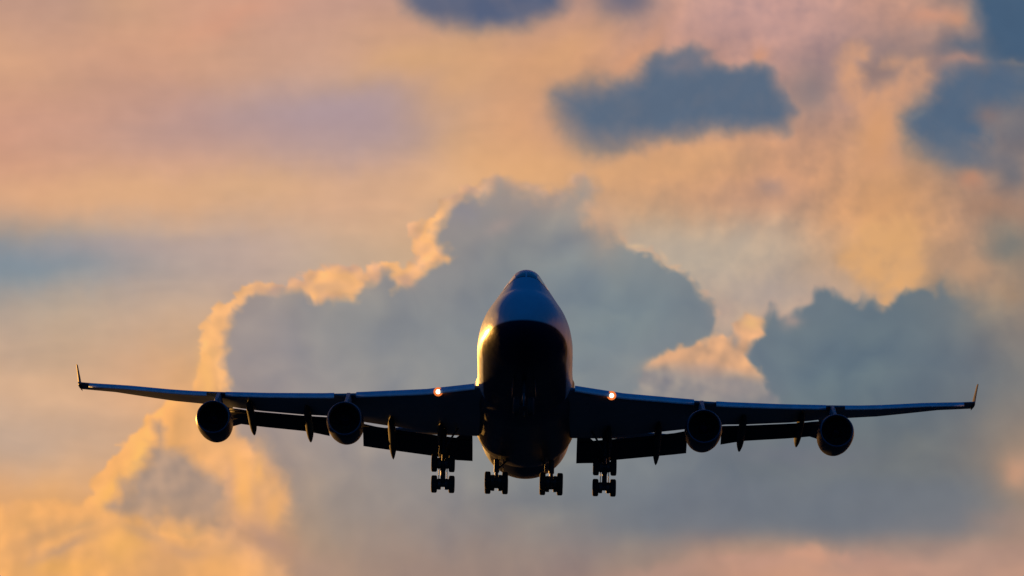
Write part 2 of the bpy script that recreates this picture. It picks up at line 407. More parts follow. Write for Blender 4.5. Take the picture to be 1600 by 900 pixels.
    wid = .045 + .22 * sst(Y, 7.6, 8.0) * sst(X, 1.6, .6) + .14 * sst(X, 3.4, 4.2)
    a = sst(s, -wid, wid)
    c = c + (gold - c) * a[:, None]
    relief += .9 * sst(s, -.2, .8)
    c = dab(c, 3.28, 6.0, .16, .7, (250, 188, 110), .7, 3)
    c = dab(c, 2.12, 7.1, .12, .33, (254, 192, 104), .8, 30)
    c = dab(c, 1.72, 7.65, .1, .25, (250, 186, 100), .7, 15)
    c = dab(c, 3.75, 7.25, .45, .16, (240, 178, 110), .5, 38)
    gb = [(238,682),(242,664),(250,660),(258,672),(264,694),(300,708),(326,736),(350,752),(364,776),(350,792),(352,808),(368,824),(345,838),(300,826),(262,820),(236,826),(210,816),(186,808),(166,790),(190,771),(192,746),(205,735),(220,722),(230,702)]
    s = shape(gb, .06, 3.2, 721, .07, .07)
    gcol = np.array([171, 146, 130]) + (np.array([190, 152, 118]) - np.array([171, 146, 130])) * sst(Y, 7.6, 8.3)[:, None]
    gcol = mul(gcol, .5 * (fbm(X - .06, Y - .05, 1.6, 731, 3, .45) - fbm(X + .06, Y + .05, 1.6, 731, 3, .45)))
    a = sst(s, -.12, .24)
    c = c + (gcol - c) * (.93 * a)[:, None]
    c = dab(c, 3.75, 6.85, .3, .25, (170, 148, 144), .0)
    c = over(c, (112, 118, 128), .62 * sst(X, 8.5, 10.5) * sst(X, 16.2, 14.8) * sst(Y + .12 * wx, 8.55, 8.15) * sst(Y, 7.2, 7.8))
    c = dab(c, 2.9, 8.25, .28, .05, (214, 166, 112), .6, 8)
    c = dab(c, 2.6, 8.75, .55, .28, (205, 155, 108), .7)
    for (x, y, rx, ry, col, am, an) in [(1.05, 8.55, .55, .10, (188, 150, 118), .7, -28), (.55, 8.75, .14, .35, (200, 154, 112), .6, 12), (2.25, 8.3, .35, .10, (190, 152, 120), .6, 18), (1.35, 8.2, .3, .08, (206, 160, 112), .6, -15),
            (3.05, 8.6, .5, .12, (196, 154, 120), .6, 12), (3.1, 7.9, .4, .18, (180, 150, 128), .6, 10), (2.3, 8.95, .5, .1, (210, 158, 106), .6, -5), (3.62, 7.65, .09, .3, (188, 150, 128), .5, -6), (4.0, 7.85, .05, .22, (214, 162, 118), .5, 0),
            (12.75, 8.55, .12, .12, (222, 166, 130), .6, 0), (12.45, 8.72, .25, .07, (214, 160, 128), .5, -18), (13.15, 8.62, .2, .06, (208, 156, 130), .5, 14), (11.5, 8.75, .3, .06, (196, 150, 130), .5, -12), (14.3, 8.85, .4, .08, (204, 156, 132), .4, 5)]:
        c = dab(c, x, y, rx, ry, col, am, an)
    c = dab(c, .7, 8.3, .5, .12, (196, 152, 108), .6, -25)
    c = dab(c, .3, 8.75, .16, .3, (208, 156, 104), .5)
    c = dab(c, 1.9, 8.5, .3, .25, (250, 184, 98), .6)
    c = dab(c, 3.5, 8.85, .5, .25, (242, 174, 98), .6, 10)
    c = dab(c, 1.0, 8.9, .7, .15, (246, 178, 90), .5)
    c = dab(c, 4.15, 8.45, .6, .22, (178, 142, 122), .8, 25)
    c = dab(c, 4.9, 8.9, .5, .25, (172, 142, 126), .6)
    c = dab(c, 3.8, 7.7, .13, .42, (250, 182, 104), .75, -8)
    c = dab(c, 4.05, 7.35, .08, .25, (250, 184, 106), .5, 10)
    c = dab(c, 4.25, 7.95, .12, .25, (240, 176, 106), .6, 15)
    c = dab(c, 4.1, 6.95, .25, .12, (165, 146, 142), .0)
    # --- peach band under the right bank, far right glow
    for (x, y, rx, ry, col, am, an) in [(12.7, 8.65, .35, .16, (212, 158, 128), .8, -10), (11.9, 8.85, .5, .12, (196, 150, 130), .6, -8),
            (13.6, 8.7, .6, .14, (196, 148, 128), .5, 4), (10.3, 8.95, .7, .12, (186, 146, 130), .5, -6), (13.0, 8.95, .9, .14, (206, 156, 128), .5, 0),
            (15.85, 7.35, .22, .3, (202, 154, 122), .8, 0), (15.7, 8.2, .5, .2, (164, 136, 124), .5, 0), (15.3, 8.7, .8, .2, (184, 146, 130), .4, 0),
            (12.4, 8.1, 2.2, .3, (100, 111, 124), .35, 0), (9.0, 7.4, 1.2, .3, (126, 133, 140), .3, 0), (12.5, 7.1, 1.0, .15, (118, 118, 128), .4, 0)]:
        c = dab(c, x, y, rx, ry, col, am, an)
    # unseen afterglow, painted gold beyond the view to light the fuselage sides
    low = sst(Y, 2, 8)
    c = over(c, (232, 160, 92), .9 * sst(X, 18.5, 24) * (.35 + .65 * low) * (.85 + .3 * ragged))
    c = over(c, (246, 184, 108), .8 * sst(X, -2.5, -8) * (.35 + .65 * low) * (.85 + .3 * ragged))
    c = over(c, (250, 172, 84), .92 * sst(Y, 9.3, 11.5))
    fine = fbm(X, Y, 2.5, 801, 4, .5)
    c = mul(c, fine * .016, (1, 1, .9))
    warm = sst((c[:, 0] - c[:, 2]), 30, 90)[:, None]
    c = c * (1 + warm * (np.array([1.0, .994, 1.015]) - 1))
    return np.clip(c, 3, 252), relief

# ---------------------------------------------------------------- the cloud bank as a far sheet with relief
def sky_sheet():
    def axis(lo, a, b, hi, fine, grow=1.18):
        m = list(np.arange(a, b + fine / 2, fine))
        l, s, x = [], fine, a
        while x > lo: s *= grow; x -= min(s, .8); l.append(x)
        r, s, x = [], fine, b
        while x < hi: s *= grow; x += min(s, .8); r.append(x)
        return np.array(l[::-1] + m + r)
    gx = axis(-24, -.3, 16.3, 42, .026); gy = axis(-22, -.3, 9.3, 15.6, .026)
    nx, ny = len(gx), len(gy)
    XX, YY = np.meshgrid(gx, gy)
    X, Y = XX.ravel(), YY.ravel()
    col, rel = paint(X, Y)
    # outside the clouds seen from here: afterglow added in gold for the fuselage
    srgb = col / 255
    linc = np.where(srgb <= .04045, srgb / 12.92, ((srgb + .055) / 1.055) ** 2.4)
    ang = .8 / 57.29578
    u = (X - 8) / 71.70; v = (4.5 - Y) / 71.70
    F = np.array([0, math.cos(EL), math.sin(EL)]); U = np.array([0, -math.sin(EL), math.cos(EL)])
    d = F[None] + u[:, None] * np.array([[1, 0, 0]]) + v[:, None] * U[None]
    d /= np.linalg.norm(d, axis=1)[:, None]
    rad = 30000 - 2500 * np.clip(rel, 0, 2)
    co = d * rad[:, None] + np.array([0, 0, 1.7])
    al = sst(X, -23.5, -14) * sst(X, 41.5, 34) * sst(Y, -21, -6)
    me = bpy.data.meshes.new('sky')
    idx = np.arange(nx * ny).reshape(ny, nx)
    q = np.stack([idx[:-1, :-1], idx[1:, :-1], idx[1:, 1:], idx[:-1, 1:]], -1).reshape(-1, 4)
    me.vertices.add(nx * ny); me.vertices.foreach_set('co', co.astype(np.float32).ravel())
    me.loops.add(q.size); me.loops.foreach_set('vertex_index', q.ravel().astype(np.int32))
    me.polygons.add(len(q))
    me.polygons.foreach_set('loop_start', np.arange(0, q.size, 4, dtype=np.int32))
    me.polygons.foreach_set('loop_total', np.full(len(q), 4, dtype=np.int32))
    me.update(); me.validate()
    at = me.color_attributes.new('cloud', 'FLOAT_COLOR', 'POINT')
    at.data.foreach_set('color', np.concatenate([linc, al[:, None]], 1).astype(np.float32).ravel())
    m = bpy.data.materials.new('cloud_light'); m.use_nodes = True
    nt = m.node_tree; nt.nodes.clear()
    a = nt.nodes.new('ShaderNodeVertexColor'); a.layer_name = 'cloud'
    e = nt.nodes.new('ShaderNodeEmission'); t = nt.nodes.new('ShaderNodeBsdfTransparent')
    mx = nt.nodes.new('ShaderNodeMixShader'); o = nt.nodes.new('ShaderNodeOutputMaterial')
    nt.links.new(a.outputs['Color'], e.inputs[0]); nt.links.new(a.outputs['Alpha'], mx.inputs[0])
    nt.links.new(t.outputs[0], mx.inputs[1]); nt.links.new(e.outputs[0], mx.inputs[2]); nt.links.new(mx.outputs[0], o.inputs[0])
    m.cycles.emission_sampling = 'NONE'
    me.materials.append(m)
    ob = bpy.data.objects.new('sky', me); COL.objects.link(ob)
    ob['kind'] = 'structure'
sky_sheet()

# ---------------------------------------------------------------- materials
def mat(name, col, rough=.5, metal=0.0, coat=0.0, vary=.12, scale=1.5, emit=None, spec=.5):
    m = bpy.data.materials.new(name); m.use_nodes = True
    nt = m.node_tree; b = nt.nodes['Principled BSDF']
    b.inputs['Roughness'].default_value = rough; b.inputs['Metallic'].default_value = metal
    b.inputs['Coat Weight'].default_value = coat; b.inputs['Coat Roughness'].default_value = .08
    t = nt.nodes.new('ShaderNodeTexCoord'); n = nt.nodes.new('ShaderNodeTexNoise')
    n.inputs['Scale'].default_value = scale; n.inputs['Detail'].default_value = 5
    nt.links.new(t.outputs['Object'], n.inputs['Vector'])
    mr = nt.nodes.new('ShaderNodeMapRange')
    mr.inputs[1].default_value = .3; mr.inputs[2].default_value = .7
    mr.inputs[3].default_value = 1 - vary; mr.inputs[4].default_value = 1 + vary
    nt.links.new(n.outputs[0], mr.inputs[0])
    v = nt.nodes.new('ShaderNodeVectorMath'); v.operation = 'SCALE'
    v.inputs[0].default_value = col; nt.links.new(mr.outputs[0], v.inputs['Scale'])
    nt.links.new(v.outputs[0], b.inputs['Base Color'])
    r2 = nt.nodes.new('ShaderNodeMapRange')
    r2.inputs[3].default_value = max(.03, rough - .07); r2.inputs[4].default_value = rough + .09
    b.inputs['Specular IOR Level'].default_value = spec
    nt.links.new(n.outputs[0], r2.inputs[0]); nt.links.new(r2.outputs[0], b.inputs['Roughness'])
    if emit:
        b.inputs['Emission Color'].default_value = (*emit[0], 1); b.inputs['Emission Strength'].default_value = emit[1]
    return m

NAVY = (.008, .014, .034)
M_wing = mat('wing_grey_paint', (.16, .20, .24), .5, .0, 0, spec=.3)
M_slat = mat('bare_leading_edge_metal', (.46, .55, .66), .34, .75)
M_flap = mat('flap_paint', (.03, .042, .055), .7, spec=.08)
M_navy = mat('navy_gloss_paint', NAVY, .42, 0, .0, spec=.35)
M_lip = mat('polished_inlet_metal', (.12, .15, .19), .5, .8)
M_dark = mat('inlet_lining', (.015, .016, .018), .6)
M_blade = mat('fan_titanium', (.10, .11, .12), .35, .8)
M_core = mat('exhaust_metal', (.16, .14, .12), .4, .9)
M_tyre = mat('tyre_rubber', (.020, .020, .021), .8)
M_hub = mat('wheel_hub', (.30, .30, .31), .4, .6)
M_gear = mat('gear_enamel', (.05, .055, .06), .5, .2)
M_chrome = mat('oleo_chrome', (.12, .12, .13), .3, 1.0)
M_glass = mat('cockpit_glass', (.008, .010, .013), .05, 0, .8, vary=0)
M_lamp = mat('landing_lamp_core', (.9, .8, .6), .3, emit=((1.0, .80, .56), 3.5), vary=0)
M_halo = mat('landing_lamp_halo', (.35, .14, .06), .25, emit=((1.0, .22, .04), .85), vary=0)  # orange glow halo put in as an emissive ring round the lamp
M_tip = mat('winglet_paint', (.05, .055, .07), .6, spec=.1)
M_seal = mat('nacelle_strake', (.10, .13, .20), .3, .2)

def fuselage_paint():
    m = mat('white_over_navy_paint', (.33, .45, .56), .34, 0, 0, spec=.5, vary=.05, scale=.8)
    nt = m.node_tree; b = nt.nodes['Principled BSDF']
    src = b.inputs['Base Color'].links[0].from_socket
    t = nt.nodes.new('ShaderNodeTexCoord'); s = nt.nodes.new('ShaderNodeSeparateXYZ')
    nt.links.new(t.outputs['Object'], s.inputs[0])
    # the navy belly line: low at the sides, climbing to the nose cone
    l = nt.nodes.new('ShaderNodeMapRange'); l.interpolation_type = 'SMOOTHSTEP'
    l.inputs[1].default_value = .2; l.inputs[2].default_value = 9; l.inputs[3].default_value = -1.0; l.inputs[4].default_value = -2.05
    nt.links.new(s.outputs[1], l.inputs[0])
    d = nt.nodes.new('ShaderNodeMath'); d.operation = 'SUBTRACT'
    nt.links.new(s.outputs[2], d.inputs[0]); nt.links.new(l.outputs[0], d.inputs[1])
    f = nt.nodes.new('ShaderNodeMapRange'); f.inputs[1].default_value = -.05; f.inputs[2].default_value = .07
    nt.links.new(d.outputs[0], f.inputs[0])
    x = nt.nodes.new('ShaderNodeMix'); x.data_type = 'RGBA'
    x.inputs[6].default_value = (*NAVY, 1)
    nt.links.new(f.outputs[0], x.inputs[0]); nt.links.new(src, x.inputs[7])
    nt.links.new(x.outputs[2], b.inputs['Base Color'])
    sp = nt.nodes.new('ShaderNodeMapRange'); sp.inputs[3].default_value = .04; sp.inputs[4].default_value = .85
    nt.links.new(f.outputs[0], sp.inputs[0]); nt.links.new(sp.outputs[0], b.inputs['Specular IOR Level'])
    # slight oil-canning of the skin panels
    mp = nt.nodes.new('ShaderNodeMapping'); mp.inputs['Scale'].default_value = (1.1, .55, 1.1)
    nt.links.new(t.outputs['Object'], mp.inputs['Vector'])
    bn = nt.nodes.new('ShaderNodeTexNoise'); bn.inputs['Scale'].default_value = 1.6; bn.inputs['Detail'].default_value = 3
    nt.links.new(mp.outputs[0], bn.inputs['Vector'])
    bp = nt.nodes.new('ShaderNodeBump'); bp.inputs['Strength'].default_value = .5; bp.inputs['Distance'].default_value = .05
    nt.links.new(bn.outputs[0], bp.inputs['Height']); nt.links.new(bp.outputs[0], b.inputs['Normal'])
    return m
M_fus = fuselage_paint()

# ---------------------------------------------------------------- mesh helpers
def link(name, verts, faces, m, parent=None, smooth=True, mats=None, autosmooth=35):
    me = bpy.data.meshes.new(name)
    me.from_pydata([tuple(v) for v in verts], [], faces); me.validate()
    bm = bmesh.new(); bm.from_mesh(me)
    bmesh.ops.recalc_face_normals(bm, faces=bm.faces)
    for f in bm.faces: f.smooth = smooth
    if smooth and autosmooth:
        for e in bm.edges:
            if len(e.link_faces) == 2 and e.calc_face_angle(0) > R(autosmooth): e.smooth = False
    bm.to_mesh(me); bm.free()
    me.materials.append(m)
    o = bpy.data.objects.new(name, me); COL.objects.link(o)
    if parent: o.parent = parent
    return o

class MB:
    """collects shapes into one mesh"""
    def __init__(s): s.v = []; s.f = []
    def add(s, v, f):
        k = len(s.v); s.v += [Vector(p) for p in v]; s.f += [tuple(i + k for i in q) for q in f]
    def rings(s, rs, closed=True, cap=True):
        n = len(rs[0]); v = [p for r in rs for p in r]; f = []
        for j in range(len(rs) - 1):
            for i in range(n if closed else n - 1):
                a = j * n + i; b = j * n + (i + 1) % n
                f.append((a, b, b + n, a + n))
        if cap:
            f.append(tuple(range(n))[::-1]); f.append(tuple((len(rs) - 1) * n + i for i in range(n)))
        s.add(v, f)
    def tube(s, pts, rad, n=14, cap=True):
        pts = [Vector(p) for p in pts]; rs = []
        if not hasattr(rad, '__len__'): rad = [rad] * len(pts)
        for i, p in enumerate(pts):
            t = (pts[min(i + 1, len(pts) - 1)] - pts[max(i - 1, 0)]).normalized()
            a = t.cross(Vector((0, 1, 0)) if abs(t.y) < .9 else Vector((1, 0, 0))).normalized(); b = t.cross(a)
            rs.append([p + (a * math.cos(6.28318 * k / n) + b * math.sin(6.28318 * k / n)) * rad[i] for k in range(n)])
        s.rings(rs, True, cap)
    def lathe(s, c, prof, axis='y', n=40):
        """prof: (along, radius)"""
        c = Vector(c); rs = []
        for a, r in prof:
            ring = []
            for k in range(n):
                t = 6.2831853 * k / n
                ring.append(c + (Vector((math.cos(t) * r, a, math.sin(t) * r)) if axis == 'y' else Vector((a, math.cos(t) * r, math.sin(t) * r))))
            rs.append(ring)
        s.rings(rs, True, False)
    def box(s, c, d, rot=None, bev=.0):
        bm = bmesh.new(); bmesh.ops.create_cube(bm, size=1)
        bmesh.ops.scale(bm, verts=bm.verts, vec=d)
        if bev: bmesh.ops.bevel(bm, geom=list(bm.edges), offset=bev, segments=2, affect='EDGES', profile=.5)
        mtx = Matrix.Translation(c) @ (rot.to_matrix().to_4x4() if rot else Matrix())
        bm.verts.ensure_lookup_table(); bm.verts.index_update()
        s.add([mtx @ v.co for v in bm.verts], [tuple(v.index for v in f.verts) for f in bm.faces]); bm.free()
    def build(s, name, m, parent=None, smooth=True, autosmooth=35): return link(name, s.v, s.f, m, parent, smooth, autosmooth=autosmooth)

def ip(x, xs, ys): return float(np.interp(x, xs, ys))

# ---------------------------------------------------------------- ground (far below the frame)
g = MB()
N = 48; gx = [-60000 * (1 - i / N * 2) ** 3 for i in range(N + 1)]
g.add([(x, y, 0) for y in gx for x in gx], [(j * (N + 1) + i, j * (N + 1) + i + 1, (j + 1) * (N + 1) + i + 1, (j + 1) * (N + 1) + i) for j in range(N) for i in range(N)])
M_bounce_ground = mat('blue_bounce_ground', (.022, .056, .072), .95, spec=0.0, vary=.35, scale=.05)  # unseen ground, blue put into its colour as fill for the undersides
gr = g.build('unseen_bounce_ground', M_bounce_ground); gr['kind'] = 'structure'

# ---------------------------------------------------------------- airliner
root = bpy.data.objects.new('airliner', None); COL.objects.link(root)
root.empty_display_size = 5
root.location = (0.82, 280.0, 42.05)
root.rotation_euler = (R(-3.5), R(1.3), R(-.25))
root['label'] = 'four engined jet airliner flying nose on with flaps and wheels down below sunset clouds'
root['category'] = 'airliner'

# fuselage: stations (y, half width, top, bottom, radius of the upper deck lobe)
FS = [(0,0.02,-1.03,-1.07,0.02),(0.06,0.33,-0.72,-1.38,0.33),(0.2,0.62,-0.46,-1.62,0.6),(0.5,1.02,-0.08,-1.92,0.98),(1,1.45,0.38,-2.26,1.25),(1.6,1.82,0.84,-2.5,1.42),
      (2.3,2.12,1.266,-2.7,1.45),(3,2.34,1.713,-2.86,1.401),(3.8,2.54,2.268,-2.99,1.299),(4.6,2.68,2.804,-3.08,1.184),(5.4,2.79,3.18,-3.14,1.082),(6.2,2.86,3.478,-3.18,1.05),
      (7.2,2.93,3.696,-3.2,1.033),(8.5,2.99,3.813,-3.22,1.033),(10,3.04,3.869,-3.22,1.033),(14,3.07,3.88,-3.22,1.05),(18,3.1,3.908,-3.22,1.082),(21,3.14,3.819,-3.22,1.311),
      (24,3.18,3.65,-3.22,1.763),(27,3.22,3.444,-3.22,2.455),(30,3.24,3.257,-3.23,3.0),(33,3.25,3.25,-3.25,3.2),(38,3.25,3.25,-3.25,3.2),(43,3.25,3.25,-3.22,3.2),
      (46,3.22,3.25,-3.05,3.15),(49,3.12,3.25,-2.7,3.0),(52,2.92,3.24,-2.2,2.8),(55,2.62,3.2,-1.6,2.5),(58,2.22,3.12,-0.95,2.1),(61,1.75,3.0,-0.25,1.7),
      (64,1.25,2.8,0.5,1.2),(66.5,0.82,2.55,1.05,0.8),(68.2,0.45,2.25,1.4,0.42),(68.6,0.2,2.05,1.6,0.2)]
FY = [f[0] for f in FS]
def cubic(y, k):
    """smooth interpolation through the stations (monotone enough)"""
    i = max(0, min(len(FS) - 2, next((j for j in range(len(FS) - 1) if FY[j + 1] >= y), len(FS) - 2)))
    p = lambda j: FS[max(0, min(len(FS) - 1, j))]
    y0, y1 = FY[i], FY[i + 1]; h = y1 - y0; t = (y - y0) / h
    m0 = (p(i + 1)[k] - p(i - 1)[k]) / max(p(i + 1)[0] - p(i - 1)[0], 1e-6) if i > 0 else (p(1)[k] - p(0)[k]) / h
    m1 = (p(i + 2)[k] - p(i)[k]) / max(p(i + 2)[0] - p(i)[0], 1e-6)
    return (2*t**3-3*t*t+1)*p(i)[k] + (t**3-2*t*t+t)*h*m0 + (-2*t**3+3*t*t)*p(i+1)[k] + (t**3-t*t)*h*m1
NS = 56
def section(y):
    """right half of the cross section from bottom centre to top centre, evenly spaced"""
    hw, zt, zb, rt = [cubic(y, k) for k in (1, 2, 3, 4)]
    rt = min(rt, hw * .999, (zt - zb) / 2)
    zm = zb + hw * ip(y, [.5, 4, 19, 28], [1.02, .74, .74, 1.02])
    if zm > zt - rt: zm = zt - rt
    lb = zm - zb
    zc = zt - rt
    pts = []
    for k in range(121):
        th = math.pi * k / 120 - math.pi / 2
        c, s = math.cos(th), math.sin(th)
        # support points of both lobes along this normal
        bz = lb if s < 0 else hw * ip(y, [.5, 4, 19, 28], [1, 1.14, 1.14, 1])
        h1 = math.sqrt((hw * c) ** 2 + (bz * s) ** 2); x1 = hw * hw * c / h1; z1 = zm + bz * bz * s / h1
        x2 = rt * c; z2 = zc + rt * s
        if x2 * c + z2 * s > x1 * c + z1 * s + 1e-9: pts.append((x2, z2))
        else: pts.append((x1, z1))
    pts[0] = (0, pts[0][1]); pts[-1] = (0, pts[-1][1])
    L = [0]
    for a, b in zip(pts, pts[1:]): L.append(L[-1] + math.hypot(b[0] - a[0], b[1] - a[1]))
    xs = [p[0] for p in pts]; zs = [p[1] for p in pts]
    t = [L[-1] * i / NS for i in range(NS + 1)]
    return [(ip(v, L, xs), ip(v, L, zs)) for v in t]
ys = [0,.02,.06,.12,.2,.3,.42,.55,.7,.9,1.1,1.35] + [1.6 + .3 * i for i in range(30)] + [10.6 + 1.2 * i for i in range(48)] + [67.6, 68.2, 68.45, 68.6]
fb = MB(); rs = []
for y in ys:
    h = section(y)
    rs.append([(x, y, z) for x, z in h] + [(-x, y, z) for x, z in h[-2:0:-1]])
fb.rings(rs)
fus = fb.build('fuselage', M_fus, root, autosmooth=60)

def skin(y, t, side, off):
    """a point just outside the fuselage skin; t = 0 bottom .. 1 top"""
    h = section(y); i = min(int(t * NS), NS - 1); u = t * NS - i
    x = h[i][0] * (1 - u) + h[i + 1][0] * u; z = h[i][1] * (1 - u) + h[i + 1][1] * u
    dx = h[i + 1][0] - h[i][0]; dz = h[i + 1][1] - h[i][1]; l = math.hypot(dx, dz)
    n = Vector((dz / l, -.35, -dx / l)).normalized()
    return Vector(((x + n.x * off) * side, y + n.y * off, z + n.z * off))
for sd_ in (-1, 1):
    for (t0, t1, y0, y1) in ((.925, .993, 4.35, 5.45), (.850, .918, 4.5, 5.65), (.795, .842, 4.9, 6.1)):
        P = [[skin(y0 + (y1 - y0) * a / 4 + (.10 * (1 - b / 4)), t0 + (t1 - t0) * b / 4, sd_, o) for b in range(5)] for o in (.02,) for a in range(5)]
        Q = [[skin(y0 + (y1 - y0) * a / 4 + (.10 * (1 - b / 4)), t0 + (t1 - t0) * b / 4, sd_, -.03) for b in range(5)] for a in range(5)]
        w = MB(); v = [p for r in P for p in r] + [p for r in Q for p in r]
        f = []
        for a in range(4):
            for b in range(4):
                i = a * 5 + b; f += [(i, i + 1, i + 6, i + 5), (i + 25, i + 30, i + 31, i + 26)]
        bd = [0,1,2,3,4,9,14,19,24,23,22,21,20,15,10,5]
        for i in range(16): f.append((bd[i], bd[(i + 1) % 16], bd[(i + 1) % 16] + 25, bd[i] + 25))
        w.add(v, f); w.build('cockpit_window', M_glass, fus)
# blade aerials on the belly and crown
for (y, z, dz) in ((13.5, -3.2, -.38), (19.0, -3.3, -.3), (16, 3.84, .32)):
    w = MB(); w.rings([[(-.02, y, z), (0, y - .2, z), (.02, y, z), (0, y + .22, z)], [(-.008, y + .14, z + dz), (0, y + .06, z + dz), (.008, y + .14, z + dz), (0, y + .26, z + dz)]])
    w.build('blade_aerial', M_wing, fus, smooth=False)

# wing-body fairing
bf = MB(); rs = []
for i in range(41):
    y = 16.5 + 29.5 * i / 40
    b = min(1, (y - 16.5) / 7) if y < 30 else min(1, (46 - y) / 9)
    b = b * b * (3 - 2 * b)
    hw = 2.45 + .84 * b + .22 * max(0, min(1, (y - 27) / 8)) * b; zb = -2.75 - .84 * b
    rs.append([(hw * math.copysign(abs(math.cos(a)) ** .92, math.cos(a)), y, -.55 - (-.55 - zb) * math.sin(a) ** .92) for a in [math.pi * k / 36 for k in range(37)]] )
bf.rings(rs, True, True)
bf.build('belly_fairing', M_navy, root, autosmooth=50)

# wings
LEs = [2.2,3.5,6.55,10.7,13.4,17.6,22.8,24.7,28.1,31.5,32.1]
LEz = [-1.16,-1.13,-1.04,-.64,-.36,.25,1.10,1.48,2.25,2.92,3.08]
TEs = [2.2,4.6,6.5,9.3,11.15,13.8,15.2,19.3,20.6,20.9,23.1,25.1,27.5,29.5,31.8,32.1]
TEz = [-2.0,-1.94,-1.67,-1.17,-.82,-.35,-.22,.34,.62,.90,1.31,1.66,2.2,2.66,3.05,3.1]
YTs = [2.2,4,6.5,11,13.8,19.3,20.6,20.75,32.1]
YTy = [35.7,35.8,36.3,37.8,38.3,40.5,41,42.35,48.75]
def le(s): return Vector((s, 20.5 + (s - 3.1) * .87, ip(s, LEs, LEz)))
def te(s): return Vector((s, ip(s, YTs, YTy), ip(s, TEs, TEz)))
def aerofoil(s, drop=.0):
    a, b = le(s), te(s); c = b.y - a.y
    tk = c * ip(s, [2, 12, 32], [.115, .095, .085])
    f = lambda x: 5 * (.2969 * math.sqrt(x) - .126 * x - .3516 * x * x + .2843 * x ** 3 - .1015 * x ** 4)
    xs = [0, .004, .015, .035, .07, .12, .2, .3, .42, .56, .7, .84, 1]
    up_, lo = [], []
    for x in xs:
        p = a.lerp(b, x)
        up_.append(Vector((s, p.y, p.z + tk * f(x) * .62 + .02)))
        lo.append(Vector((s, p.y, p.z - tk * f(x) * .55 - (0 if x < 1 else 0))))
    lift = tk * .62 * .35
    ring = up_ + lo[:0:-1]
    # leading edge top stays on the measured line
    return [Vector((v.x, v.y, v.z - lift * max(0, 1 - (v.y - a.y) / c * 3))) for v in ring]
ENG = ((11.93, 22.8, -3.30), (21.28, 31.2, -1.88))

